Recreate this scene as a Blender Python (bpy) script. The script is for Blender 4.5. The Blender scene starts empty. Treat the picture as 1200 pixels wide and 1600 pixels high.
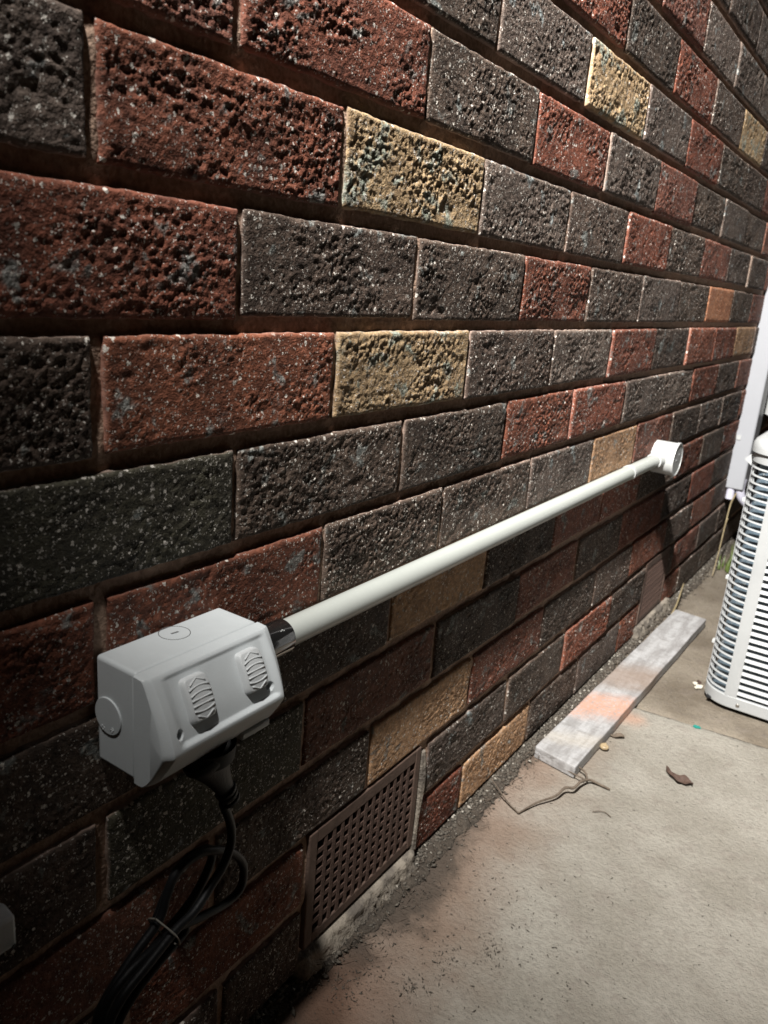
import bpy, bmesh, math, random
import numpy as np
from mathutils import Vector, Matrix

random.seed(7)
rng = np.random.default_rng(11)
S = bpy.context.scene
COL = S.collection

# ------------------------------------------------------------------ camera
cam = bpy.data.cameras.new("camera")
cam.sensor_fit = 'VERTICAL'
cam.sensor_height = 36.0
cam.lens = 36.0 * 1246.1 / 1600.0
cam.clip_start = 0.01
cam.clip_end = 200.0
cam.dof.use_dof = True
cam.dof.focus_distance = 0.75
cam.dof.aperture_fstop = 11.0
cam_o = bpy.data.objects.new("camera", cam)
COL.objects.link(cam_o)


def rodrigues(w):
    t = np.linalg.norm(w); k = w / t
    K = np.array([[0, -k[2], k[1]], [k[2], 0, -k[0]], [-k[1], k[0], 0]])
    return np.eye(3) + np.sin(t) * K + (1 - np.cos(t)) * K @ K


RC = rodrigues(np.array([1.726793, -0.844512, 0.738414]))
M = Matrix.Identity(4)
for i in range(3):
    M[i][0] = RC[0][i]; M[i][1] = -RC[1][i]; M[i][2] = -RC[2][i]
M[0][3], M[1][3], M[2][3] = -0.31139, -0.41855, 0.73702
cam_o.matrix_world = M
S.camera = cam_o

# ------------------------------------------------------------------ night sky
world = bpy.data.worlds.new("World")
S.world = world
world.use_nodes = True
nt = world.node_tree
bg = nt.nodes["Background"]
sky = nt.nodes.new("ShaderNodeTexSky")
sky.sky_type = 'NISHITA'
sky.sun_disc = False
sky.sun_elevation = math.radians(2.0)
sky.sun_rotation = math.radians(200.0)
nt.links.new(sky.outputs[0], bg.inputs[0])
bg.inputs[1].default_value = 0.004

# ------------------------------------------------------------------ the flood lamp above the outlet, close to the wall
LAMP = Vector((-0.62, -0.285, 2.35))
AIM = Vector((2.55, -0.06, 0.52))
ld = bpy.data.lights.new("flood_lamp", 'SPOT')
ld.energy = 1080.0
ld.color = (1.0, 0.975, 0.935)
ld.spot_size = math.radians(92)
ld.spot_blend = 1.0
ld.shadow_soft_size = 0.04
lo = bpy.data.objects.new("flood_lamp", ld)
lo.location = LAMP
lo.rotation_euler = (AIM - LAMP).to_track_quat('-Z', 'Y').to_euler()
COL.objects.link(lo)

S.view_settings.view_transform = 'Standard'
S.view_settings.look = 'None'
S.view_settings.exposure = 0.0
S.view_settings.gamma = 1.0
S.view_settings.use_curve_mapping = False
S.cycles.use_denoising = True
S.cycles.max_bounces = 4
S.cycles.diffuse_bounces = 2

# ================================================================== helpers
ZG = 0.69            # height of the reference bed joint above the concrete
PITCH = 0.086
L = 0.2335


def link(o, parent=None):
    COL.objects.link(o)
    if parent is not None:
        o.parent = parent
    return o


def tag(o, label=None, cat=None, group=None, kind=None):
    if label: o["label"] = label
    if cat: o["category"] = cat
    if group: o["group"] = group
    if kind: o["kind"] = kind
    return o


def empty(name, loc=(0, 0, 0)):
    o = bpy.data.objects.new(name, None)
    o.location = loc
    o.empty_display_size = 0.02
    return link(o)


def mesh_np(name, V, F, smooth=True):
    me = bpy.data.meshes.new(name)
    V = np.asarray(V, dtype=np.float32)
    F = np.asarray(F, dtype=np.int32)
    n = F.shape[1]
    me.vertices.add(len(V)); me.vertices.foreach_set("co", V.ravel())
    me.loops.add(F.size); me.loops.foreach_set("vertex_index", F.ravel())
    me.polygons.add(len(F))
    me.polygons.foreach_set("loop_start", np.arange(0, F.size, n, dtype=np.int32))
    if smooth:
        me.polygons.foreach_set("use_smooth", np.ones(len(F), dtype=bool))
    me.update(calc_edges=True)
    me.validate()
    return me


def obj(name, me, mat=None, parent=None, loc=None):
    if mat is not None and len(me.materials) == 0:
        me.materials.append(mat)
    o = bpy.data.objects.new(name, me)
    link(o, parent)
    if loc is not None:
        o.location = loc
    return o


def bm_done(name, bm, mat=None, parent=None, loc=None, smooth=False, bevel=0.0, seg=2, autosmooth=True):
    me = bpy.data.meshes.new(name)
    bmesh.ops.recalc_face_normals(bm, faces=bm.faces)
    bm.to_mesh(me); bm.free()
    if smooth:
        for p in me.polygons: p.use_smooth = True
        if autosmooth:
            try: me.set_sharp_from_angle(angle=math.radians(42))
            except Exception: pass
    o = obj(name, me, mat, parent, loc)
    if bevel > 0:
        m = o.modifiers.new("bevel", 'BEVEL'); m.width = bevel; m.segments = seg
        m.limit_method = 'ANGLE'; m.angle_limit = math.radians(35)
        m.harden_normals = False
    return o


def add_box(bm, a, b, mtx=None):
    x0, y0, z0 = a; x1, y1, z1 = b
    c = [(x0, y0, z0), (x1, y0, z0), (x1, y1, z0), (x0, y1, z0), (x0, y0, z1), (x1, y0, z1), (x1, y1, z1), (x0, y1, z1)]
    vs = [bm.verts.new(mtx @ Vector(p) if mtx else p) for p in c]
    for f in ((0, 3, 2, 1), (4, 5, 6, 7), (0, 1, 5, 4), (1, 2, 6, 5), (2, 3, 7, 6), (3, 0, 4, 7)):
        bm.faces.new([vs[i] for i in f])


def add_lathe(bm, prof, origin, axis, seg=32, ref=None, squash=(1, 1)):
    """prof: list of (distance along axis, radius)."""
    ax = Vector(axis).normalized()
    ref = Vector(ref) if ref else (Vector((0, 0, 1)) if abs(ax.z) < .9 else Vector((1, 0, 0)))
    u = (ref - ax * ref.dot(ax)).normalized(); v = ax.cross(u)
    rings = []
    for d, r in prof:
        if r <= 1e-6:
            rings.append([bm.verts.new(Vector(origin) + ax * d)])
        else:
            rings.append([bm.verts.new(Vector(origin) + ax * d + u * (r * squash[0] * math.cos(2 * math.pi * k / seg)) + v * (r * squash[1] * math.sin(2 * math.pi * k / seg))) for k in range(seg)])
    for A, B in zip(rings, rings[1:]):
        for k in range(seg):
            k2 = (k + 1) % seg
            if len(A) == 1 and len(B) == 1: continue
            if len(A) == 1: bm.faces.new([A[0], B[k], B[k2]])
            elif len(B) == 1: bm.faces.new([A[k], B[0], A[k2]])
            else: bm.faces.new([A[k], B[k], B[k2], A[k2]])


def catmull(P, n=8):
    P = [Vector(p) for p in P]
    if len(P) < 3: 
        return [P[0].lerp(P[-1], i / n) for i in range(n + 1)]
    Q = [P[0] * 2 - P[1]] + P + [P[-1] * 2 - P[-2]]
    out = []
    for i in range(1, len(Q) - 2):
        a, b, c, d = Q[i - 1:i + 3]
        for k in range(n):
            t = k / n
            out.append(0.5 * ((2 * b) + (c - a) * t + (2 * a - 5 * b + 4 * c - d) * t * t + (3 * b - a - 3 * c + d) * t ** 3))
    out.append(P[-1])
    return out


def add_tube(bm, pts, rad, seg=10, smooth_n=0, cap=True, flat=None):
    pts = catmull(pts, smooth_n) if smooth_n else [Vector(p) for p in pts]
    N = len(pts)
    R = rad if callable(rad) else (lambda t: rad)
    t0 = (pts[1] - pts[0]).normalized()
    ref = Vector((0, 0, 1)) if abs(t0.z) < .8 else Vector((1, 0, 0))
    u = (ref - t0 * ref.dot(t0)).normalized()
    rings = []
    for i, p in enumerate(pts):
        t = (pts[min(i + 1, N - 1)] - pts[max(i - 1, 0)]).normalized()
        u = (u - t * u.dot(t)).normalized(); v = t.cross(u)
        r = R(i / (N - 1))
        rings.append([bm.verts.new(p + u * r * math.cos(2 * math.pi * k / seg) + v * r * (flat or 1) * math.sin(2 * math.pi * k / seg)) for k in range(seg)])
    for A, B in zip(rings, rings[1:]):
        for k in range(seg):
            bm.faces.new([A[k], B[k], B[(k + 1) % seg], A[(k + 1) % seg]])
    if cap:
        bm.faces.new(rings[0]); bm.faces.new(rings[-1][::-1])


# ------------------------------------------------------------------ noise
TAB = rng.random((256, 256)).astype(np.float32)
JX = rng.random((256, 256)).astype(np.float32)
JY = rng.random((256, 256)).astype(np.float32)


def vn(x, y):
    """value noise 0..1"""
    xi = np.floor(x).astype(int); yi = np.floor(y).astype(int)
    fx = x - xi; fy = y - yi
    fx = fx * fx * (3 - 2 * fx); fy = fy * fy * (3 - 2 * fy)
    a = TAB[xi & 255, yi & 255]; b = TAB[(xi + 1) & 255, yi & 255]
    c = TAB[xi & 255, (yi + 1) & 255]; d = TAB[(xi + 1) & 255, (yi + 1) & 255]
    return (a * (1 - fx) + b * fx) * (1 - fy) + (c * (1 - fx) + d * fx) * fy


def worley(x, y):
    xi = np.floor(x).astype(int); yi = np.floor(y).astype(int)
    f1 = np.full(x.shape, 9.0); f2 = np.full(x.shape, 9.0); h = np.zeros(x.shape)
    for i in (-1, 0, 1):
        for j in (-1, 0, 1):
            cx = (xi + i) & 255; cy = (yi + j) & 255
            dx = xi + i + JX[cx, cy] - x; dy = yi + j + JY[cx, cy] - y
            d = dx * dx + dy * dy
            n = d < f1
            f2 = np.where(n, f1, np.minimum(f2, d))
            h = np.where(n, TAB[cx, cy], h); f1 = np.where(n, d, f1)
    return np.sqrt(f1), np.sqrt(f2), h


def fbm(x, y, o=4):
    s = 0; a = .5; t = 0
    for k in range(o):
        s = s + a * vn(x * 2 ** k + 13.7 * k, y * 2 ** k + 5.1 * k); t += a; a *= .5
    return s / t


# ================================================================== materials
def new_mat(name):
    m = bpy.data.materials.new(name); m.use_nodes = True
    t = m.node_tree
    return m, t, t.nodes["Principled BSDF"]


def N(t, typ, **kw):
    n = t.nodes.new(typ)
    for k, v in kw.items(): setattr(n, k, v)
    return n


def mathn(t, op, a, b=None, clamp=False):
    n = t.nodes.new("ShaderNodeMath"); n.operation = op; n.use_clamp = clamp
    for i, v in enumerate((a, b)):
        if v is None: continue
        if isinstance(v, (int, float)): n.inputs[i].default_value = v
        else: t.links.new(v, n.inputs[i])
    return n.outputs[0]


def mix(t, fac, a, b, mode='MIX'):
    n = t.nodes.new("ShaderNodeMix"); n.data_type = 'RGBA'; n.blend_type = mode
    if isinstance(fac, (int, float)): n.inputs[0].default_value = fac
    else: t.links.new(fac, n.inputs[0])
    for i, v in ((6, a), (7, b)):
        if isinstance(v, tuple): n.inputs[i].default_value = (*v, 1)
        else: t.links.new(v, n.inputs[i])
    return n.outputs[2]


def ramp(t, v, lo, hi):
    n = t.nodes.new("ShaderNodeMapRange"); n.interpolation_type = 'SMOOTHSTEP'
    t.links.new(v, n.inputs[0]); n.inputs[1].default_value = lo; n.inputs[2].default_value = hi
    return n.outputs[0]


def noise(t, vec, scale, detail=3, rough=.55, dist=0.0):
    n = t.nodes.new("ShaderNodeTexNoise"); n.inputs["Scale"].default_value = scale
    n.inputs["Detail"].default_value = detail; n.inputs["Roughness"].default_value = rough
    n.inputs["Distortion"].default_value = dist
    t.links.new(vec, n.inputs["Vector"])
    return n.outputs["Fac"]


def vor(t, vec, scale, feature='F1'):
    n = t.nodes.new("ShaderNodeTexVoronoi"); n.feature = feature
    n.inputs["Scale"].default_value = scale
    t.links.new(vec, n.inputs["Vector"])
    return n


def bump(t, bsdf, h, dist, strength=1.0, prev=None):
    b = t.nodes.new("ShaderNodeBump"); b.inputs["Distance"].default_value = dist
    b.inputs["Strength"].default_value = strength
    t.links.new(h, b.inputs["Height"])
    if prev is not None: t.links.new(prev, b.inputs["Normal"])
    t.links.new(b.outputs[0], bsdf.inputs["Normal"])
    return b.outputs[0]


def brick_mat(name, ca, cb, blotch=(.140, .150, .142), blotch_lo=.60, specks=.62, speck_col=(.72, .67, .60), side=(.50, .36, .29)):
    m, t, P = new_mat(name)
    tc = N(t, "ShaderNodeTexCoord"); oi = N(t, "ShaderNodeObjectInfo")
    off = N(t, "ShaderNodeVectorMath", operation='ADD')
    sc = mathn(t, 'MULTIPLY', oi.outputs["Random"], 37.0)
    cx = N(t, "ShaderNodeCombineXYZ")
    t.links.new(sc, cx.inputs[0]); t.links.new(mathn(t, 'MULTIPLY', sc, 1.7), cx.inputs[2])
    t.links.new(tc.outputs["Object"], off.inputs[0]); t.links.new(cx.outputs[0], off.inputs[1])
    v = off.outputs[0]
    n1 = noise(t, v, 26, 4, .6); n2 = noise(t, v, 150, 4, .65); n3 = noise(t, v, 9, 2)
    base = mix(t, ramp(t, n1, .38, .64), ca, cb)
    base = mix(t, mathn(t, 'MULTIPLY', ramp(t, n2, .45, .75), .5), base, tuple(min(1, c * 1.7 + .012) for c in ca))
    base = mix(t, mathn(t, 'MULTIPLY', ramp(t, n2, .55, .3), .55), base, tuple(c * .45 for c in cb))
    # burnt blue-grey blotches
    bl = mathn(t, 'MULTIPLY', ramp(t, noise(t, v, 30, 3, .6, .4), blotch_lo, blotch_lo + .07), ramp(t, n2, .32, .52))
    vs = vor(t, v, 230); sep = N(t, "ShaderNodeSeparateColor"); t.links.new(vs.outputs["Color"], sep.inputs[0])
    bc = mix(t, sep.outputs[1], tuple(c * .35 for c in blotch), tuple(min(1, c * 2.2) for c in blotch))
    base = mix(t, mathn(t, 'MULTIPLY', bl, .85), base, bc)
    # pale grit of two sizes
    nw = N(t, "ShaderNodeTexNoise"); nw.inputs["Scale"].default_value = 420; nw.inputs["Detail"].default_value = 2; t.links.new(v, nw.inputs["Vector"])
    wv_ = N(t, "ShaderNodeVectorMath", operation='SCALE'); t.links.new(nw.outputs["Color"], wv_.inputs[0]); wv_.inputs["Scale"].default_value = .0048
    wa_ = N(t, "ShaderNodeVectorMath", operation='ADD'); t.links.new(v, wa_.inputs[0]); t.links.new(wv_.outputs[0], wa_.inputs[1])
    vq = wa_.outputs[0]
    vb = vor(t, vq, 190); sb = N(t, "ShaderNodeSeparateColor"); t.links.new(vb.outputs["Color"], sb.inputs[0])
    gate = mathn(t, 'ADD', ramp(t, sb.outputs[0], specks + .20, specks + .22), mathn(t, 'MULTIPLY', bl, .35), True)
    size = mathn(t, 'ADD', mathn(t, 'MULTIPLY', sb.outputs[1], .34), .12)
    sp1 = mathn(t, 'MULTIPLY', mathn(t, 'LESS_THAN', vb.outputs["Distance"], size), gate)
    vc = vor(t, vq, 430); scn = N(t, "ShaderNodeSeparateColor"); t.links.new(vc.outputs["Color"], scn.inputs[0])
    sp2 = mathn(t, 'MULTIPLY', mathn(t, 'LESS_THAN', vc.outputs["Distance"], .34), ramp(t, scn.outputs[0], specks + .02, specks + .04))
    scol = mix(t, sb.outputs[2], tuple(c * .62 for c in speck_col), tuple(min(1, c * 1.25) for c in speck_col))
    col = mix(t, mathn(t, 'MULTIPLY', sp2, .62), base, scol)
    col = mix(t, mathn(t, 'MULTIPLY', sp1, .9), col, scol)
    # mortar smear on flanks and arrises, brightened in colour so the arrises look lit
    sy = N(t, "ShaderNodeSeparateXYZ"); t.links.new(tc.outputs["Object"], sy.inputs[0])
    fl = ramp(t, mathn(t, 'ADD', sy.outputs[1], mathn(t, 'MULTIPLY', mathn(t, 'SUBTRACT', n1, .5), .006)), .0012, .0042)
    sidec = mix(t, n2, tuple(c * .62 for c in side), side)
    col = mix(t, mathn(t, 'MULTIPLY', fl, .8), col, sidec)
    # per-brick tone
    hv = N(t, "ShaderNodeHueSaturation"); t.links.new(col, hv.inputs["Color"])
    t.links.new(mathn(t, 'ADD', mathn(t, 'MULTIPLY', oi.outputs["Random"], .45), .78), hv.inputs["Value"])
    rr = mathn(t, 'FRACT', mathn(t, 'MULTIPLY', oi.outputs["Random"], 91.7))
    t.links.new(mathn(t, 'ADD', mathn(t, 'MULTIPLY', rr, .006), .497), hv.inputs["Hue"])
    t.links.new(hv.outputs[0], P.inputs["Base Color"])
    P.inputs["Roughness"].default_value = .80
    P.inputs["Specular IOR Level"].default_value = .32
    # grit relief
    h = mathn(t, 'ADD', mathn(t, 'MULTIPLY', n2, 1.0), mathn(t, 'MULTIPLY', mathn(t, 'ADD', sp1, mathn(t, 'MULTIPLY', sp2, .5)), .5))
    h = mathn(t, 'ADD', h, mathn(t, 'MULTIPLY', noise(t, v, 620, 2), .45))
    h = mathn(t, 'MULTIPLY', h, mathn(t, 'SUBTRACT', 1.0, mathn(t, 'MULTIPLY', fl, .6)))
    bump(t, P, h, .0018, 1.0)
    return m


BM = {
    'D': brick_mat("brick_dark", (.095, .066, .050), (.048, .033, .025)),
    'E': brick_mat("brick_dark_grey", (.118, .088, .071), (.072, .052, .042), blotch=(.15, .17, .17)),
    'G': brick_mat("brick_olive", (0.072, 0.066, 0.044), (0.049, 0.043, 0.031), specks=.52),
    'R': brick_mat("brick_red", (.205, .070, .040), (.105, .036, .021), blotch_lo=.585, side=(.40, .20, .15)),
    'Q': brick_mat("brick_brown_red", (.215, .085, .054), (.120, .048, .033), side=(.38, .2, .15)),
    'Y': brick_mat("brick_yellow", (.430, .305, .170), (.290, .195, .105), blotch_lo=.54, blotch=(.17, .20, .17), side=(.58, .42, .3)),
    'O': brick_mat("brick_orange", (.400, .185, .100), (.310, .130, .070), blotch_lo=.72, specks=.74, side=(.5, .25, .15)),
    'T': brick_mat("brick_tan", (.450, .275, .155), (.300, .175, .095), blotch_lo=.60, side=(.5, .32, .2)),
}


def simple(name, col, rough=.5, metal=0.0, spec=.5, bump_s=0, bump_d=0, var=0.0, vs=20, coat=0):
    m, t, P = new_mat(name)
    P.inputs["Base Color"].default_value = (*col, 1)
    P.inputs["Roughness"].default_value = rough
    P.inputs["Metallic"].default_value = metal
    P.inputs["Specular IOR Level"].default_value = spec
    P.inputs["Coat Weight"].default_value = coat
    tc = N(t, "ShaderNodeTexCoord")
    if var:
        n = noise(t, tc.outputs["Object"], vs, 5, .65)
        t.links.new(mix(t, ramp(t, n, .35, .7), col, tuple(c * (1 - var) for c in col)), P.inputs["Base Color"])
        t.links.new(mathn(t, 'ADD', mathn(t, 'MULTIPLY', n, .25), rough - .12), P.inputs["Roughness"])
    if bump_s:
        bump(t, P, noise(t, tc.outputs["Object"], bump_s, 3), bump_d)
    return m


m_mortar, t, P = new_mat("mortar")
tc = N(t, "ShaderNodeTexCoord"); vv = tc.outputs["Object"]
n1 = noise(t, vv, 30, 4); n2 = noise(t, vv, 260, 3)
t.links.new(mix(t, ramp(t, n2, .35, .7), mix(t, n1, (.40, .26, .185), (.50, .35, .26)), (.29, .19, .135)), P.inputs["Base Color"])
P.inputs["Roughness"].default_value = .9
bump(t, P, n2, .0018)

m_cement, t, P = new_mat("cement")
tc = N(t, "ShaderNodeTexCoord"); vv = tc.outputs["Object"]
n1 = noise(t, vv, 25, 5, .65); n2 = noise(t, vv, 220, 4)
t.links.new(mix(t, ramp(t, n1, .42, .6), (.30, .26, .21), (.14, .12, .10)), P.inputs["Base Color"])
P.inputs["Roughness"].default_value = .9
bump(t, P, n2, .003)


def concrete(name, far=False):
    m, t, P = new_mat(name)
    g = N(t, "ShaderNodeNewGeometry"); pos = g.outputs["Position"]
    mp = N(t, "ShaderNodeMapping"); mp.inputs["Scale"].default_value = (1, 1, 1)
    t.links.new(pos, mp.inputs[0]); v = mp.outputs[0]
    n1 = noise(t, v, 7, 5, .6); n2 = noise(t, v, 34, 5, .65); n3 = noise(t, v, 170, 4, .6)
    mp2 = N(t, "ShaderNodeMapping"); mp2.inputs["Scale"].default_value = (1, .75, 1); mp2.inputs["Rotation"].default_value = (0, 0, .5)
    t.links.new(pos, mp2.inputs[0])
    n4 = noise(t, mp2.outputs[0], 190, 4, .6, .25)
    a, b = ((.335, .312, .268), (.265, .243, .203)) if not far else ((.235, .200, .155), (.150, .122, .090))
    c = mix(t, ramp(t, n1, .36, .66), a, b)
    c = mix(t, mathn(t, 'MULTIPLY', ramp(t, n2, .50, .66), .30), c, (.21, .175, .15))
    c = mix(t, mathn(t, 'MULTIPLY', ramp(t, n4, .40, .70), .22), c, (.10, .09, .075))
    c = mix(t, mathn(t, 'MULTIPLY', ramp(t, n3, .55, .75), .25), c, (.33, .31, .27))
    sx = N(t, "ShaderNodeSeparateXYZ"); t.links.new(pos, sx.inputs[0])
    # red-brown earth washed out of the wall foot
    d = mathn(t, 'ADD', sx.outputs[1], mathn(t, 'MULTIPLY', mathn(t, 'SUBTRACT', n1, .5), .16))
    d = mathn(t, 'SUBTRACT', d, mathn(t, 'MULTIPLY', mathn(t, 'SUBTRACT', sx.outputs[0], .35), .09))
    dirt = mathn(t, 'MULTIPLY', ramp(t, d, -.20, -.04), .62)
    c = mix(t, dirt, c, (.215, .125, .082) if not far else (.15, .11, .08))
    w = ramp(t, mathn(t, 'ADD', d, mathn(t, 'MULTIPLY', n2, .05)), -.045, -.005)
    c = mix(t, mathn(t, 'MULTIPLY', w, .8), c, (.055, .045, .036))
    # orange marking-paint overspray beside the plank
    def spot(cx_, cy_, r0, r1, rough=.35):
        dd = N(t, "ShaderNodeVectorMath", operation='DISTANCE'); t.links.new(pos, dd.inputs[0])
        dd.inputs[1].default_value = (cx_, cy_, 0)
        return ramp(t, mathn(t, 'ADD', dd.outputs["Value"], mathn(t, 'MULTIPLY', mathn(t, 'SUBTRACT', n2, .5), .05)), r1, r0)
    c = mix(t, mathn(t, 'MULTIPLY', spot(1.05, -.105, .0, .045), .42), c, (.55, .27, .17))
    c = mix(t, mathn(t, 'MULTIPLY', spot(.235, -.05, .0, .11), .32), c, (.28, .13, .075))
    # dark litter stains
    vo = vor(t, v, 60); so = N(t, "ShaderNodeSeparateColor"); t.links.new(vo.outputs["Color"], so.inputs[0])
    st = mathn(t, 'MULTIPLY', mathn(t, 'LESS_THAN', vo.outputs["Distance"], mathn(t, 'MULTIPLY', n3, .16)), ramp(t, so.outputs[0], .82, .86))
    c = mix(t, mathn(t, 'MULTIPLY', st, .6), c, (.045, .036, .03))
    t.links.new(c, P.inputs["Base Color"])
    P.inputs["Roughness"].default_value = .82
    P.inputs["Specular IOR Level"].default_value = .3
    h = mathn(t, 'ADD', mathn(t, 'MULTIPLY', n4, 1.0), mathn(t, 'MULTIPLY', noise(t, v, 520, 3, .6), .5))
    h = mathn(t, 'ADD', h, mathn(t, 'MULTIPLY', n2, 1.5))
    bump(t, P, h, .0030, 1.0)
    return m


m_conc = concrete("concrete_near")
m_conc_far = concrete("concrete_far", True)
m_soil = simple("soil", (.085, .068, .052), .95, bump_s=250, bump_d=.004, var=.5, vs=60)
m_box = simple("outlet_grey_plastic", (.66, .70, .715), .40, bump_s=900, bump_d=.00012, var=.05, vs=45)
m_box2 = simple("rocker_grey_plastic", (.65, .675, .685), .34, bump_s=900, bump_d=.0001)
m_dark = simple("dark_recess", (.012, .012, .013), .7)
m_line = simple("groove_shadow_grey", (.16, .165, .165), .6)
m_pvc = simple("cream_pvc", (.43, .45, .42), .30, var=.05, vs=8)
m_white = simple("white_pvc", (.49, .50, .49), .32, var=.04, vs=15)
m_chrome = simple("polished_collar", (.07, .068, .068), .09, metal=.75, spec=.8, var=.2, vs=40)
m_chrome2 = simple("bright_collar_band", (.55, .57, .55), .2, metal=.6)
m_rubber = simple("black_rubber", (.010, .010, .011), .50, spec=.32, bump_s=500, bump_d=.0003)
m_tie = simple("clear_tie", (.30, .28, .24), .35)
m_terra = simple("terracotta", (.13, .078, .060), .85, bump_s=420, bump_d=.0008, var=.35, vs=50)
m_terra2 = simple("terracotta_frame", (.14, .09, .068), .85, bump_s=420, bump_d=.0008, var=.35, vs=50)
m_duct = simple("duct_white", (.385, .395, .42), .35, var=.05, vs=10)
m_ac = simple("ac_enamel", (.40, .41, .41), .38, var=.09, vs=14)
m_ac_d = simple("ac_rail_grey", (.40, .41, .42), .45)  # plain grey enamel for the rear rail and lid marks
m_foam = simple("pipe_insulation", (.62, .61, .72), .75, bump_s=700, bump_d=.001)
m_screw = simple("screw_steel", (.35, .33, .30), .35, metal=.8)
m_twig = simple("twig_bark", (.15, .115, .085), .9, bump_s=500, bump_d=.001, var=.4, vs=120)
m_straw = simple("dry_straw", (.34, .27, .15), .7, var=.3, vs=60)
m_grass = simple("grass_blade", (.10, .14, .03), .5, var=.35, vs=30)
m_leaf = simple("dead_leaf", (.085, .050, .036), .75, bump_s=260, bump_d=.0015, var=.45, vs=90)
m_teal = simple("teal_plastic", (.015, .23, .19), .3)
m_shell = simple("snail_shell", (.42, .32, .19), .35, var=.4, vs=150)
m_flake = simple("paint_flake", (.66, .62, .52), .6, bump_s=300, bump_d=.001)
m_grit = simple("grit", (.15, .13, .105), .9, var=.6, vs=200)
m_grit2 = simple("pale_grit", (.38, .35, .30), .85)
m_fin, t, P = new_mat("coil_fins")
g = N(t, "ShaderNodeNewGeometry"); sx = N(t, "ShaderNodeSeparateXYZ"); t.links.new(g.outputs["Position"], sx.inputs[0])
wv = mathn(t, 'SINE', mathn(t, 'MULTIPLY', sx.outputs[1], 3200.0))
nn = noise(t, g.outputs["Position"], 90, 4, .7)
t.links.new(mix(t, ramp(t, nn, .5, .72), (.19, .26, .32), (.45, .48, .49)), P.inputs["Base Color"])
P.inputs["Roughness"].default_value = .5; P.inputs["Metallic"].default_value = .3
bump(t, P, wv, .0006)

m_plank, t, P = new_mat("weathered_plank")
tc = N(t, "ShaderNodeTexCoord"); ob = tc.outputs["Object"]
mp = N(t, "ShaderNodeMapping"); mp.inputs["Scale"].default_value = (.22, 1, 1); t.links.new(ob, mp.inputs[0])
na = noise(t, mp.outputs[0], 70, 5, .65); nb = noise(t, ob, 22, 4, .6); nc = noise(t, ob, 200, 3)
mpx = N(t, "ShaderNodeMapping"); mpx.inputs["Scale"].default_value = (1, .3, 1); mpx.inputs["Rotation"].default_value = (0, 0, .25); t.links.new(ob, mpx.inputs[0])
nd = noise(t, mpx.outputs[0], 110, 4, .65)
c = mix(t, ramp(t, na, .35, .65), (.41, .405, .405), (.27, .26, .255))
c = mix(t, mathn(t, 'MULTIPLY', ramp(t, nd, .52, .7), .55), c, (.20, .19, .18))
sx = N(t, "ShaderNodeSeparateXYZ"); t.links.new(ob, sx.inputs[0])


def band(x0, x1, soft):
    u = mathn(t, 'ADD', sx.outputs[0], mathn(t, 'MULTIPLY', mathn(t, 'SUBTRACT', nb, .5), .07))
    u = mathn(t, 'ADD', u, mathn(t, 'MULTIPLY', sx.outputs[1], .5))
    return mathn(t, 'MULTIPLY', ramp(t, u, x0 - soft, x0 + soft), ramp(t, u, x1 + soft, x1 - soft))


c = mix(t, mathn(t, 'MULTIPLY', band(.285, .40, .035), .7), c, (.24, .17, .125))
c = mix(t, mathn(t, 'MULTIPLY', mathn(t, 'MULTIPLY', band(.145, .235, .03), ramp(t, nc, .25, .55)), .78), c, (.54, .28, .185))
c = mix(t, mathn(t, 'MULTIPLY', band(.03, .07, .02), .25), c, (.5, .42, .30))
t.links.new(c, P.inputs["Base Color"]); P.inputs["Roughness"].default_value = .8
bump(t, P, mathn(t, 'ADD', nd, mathn(t, 'MULTIPLY', nc, .6)), .0018)

# ================================================================== the brick wall
wall = empty("brick_wall", (0, 0, 0))
tag(wall, "house wall of rough textured red, charcoal and yellow bricks with raked joints", "wall")

J = {
    -5: {4.5: 1.044, 5.5: 1.2906, 6.5: 1.5323},
    -4: {3: .7018, 4: .9354, 5: 1.1727, 6: 1.4049},
    -3: {1.5: .3451, 2.5: .5766, 3.5: .8072, 4.5: 1.04, 5.5: 1.2723},
    -2: {0: -.0012, 1: .2306, 2: .4679, 3: .7042, 4: .9273, 5: 1.1601, 6: 1.3999, 7: 1.6371},
    -1: {.5: .12, 1.5: .3548, 2.5: .591, 3.5: .8129, 4.5: 1.0472, 5.5: 1.2804, 6.5: 1.515, 7.5: 1.7537},
    0: {0: -.0013, 1: .2362, 2: .4733, 3: .7089, 4: .9381, 5: 1.176, 6: 1.4077, 7: 1.6369, 8: 1.8707},
    1: {.5: .1205, 1.5: .3556, 2.5: .5894, 3.5: .8107, 4.5: 1.0472, 5.5: 1.2809, 6.5: 1.5052, 7.5: 1.7415},
    2: {0: -.002, 1: .2362, 2: .4495, 3: .6869, 4: .9305, 5: 1.157, 6: 1.3964},
    3: {1.5: .3598, 2.5: .583, 3.5: .8097, 4.5: 1.0208, 5.5: 1.2315, 6.5: 1.5028, 7.5: 1.7225},
    4: {0: -.0062, 1: .2223, 2: .467, 3: .7029, 4: .9327, 5: 1.1593, 6: 1.4438, 7: 1.6761},
    5: {1.5: .342, 2.5: .58, 3.5: .8183, 4.5: 1.0519, 5.5: 1.2651, 6.5: 1.5218},
    6: {3: .7135, 4: .9392, 5: 1.178},
    7: {2.5: .5918, 3.5: .8195, 4.5: 1.0337, 5.5: 1.2712},
}
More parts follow.
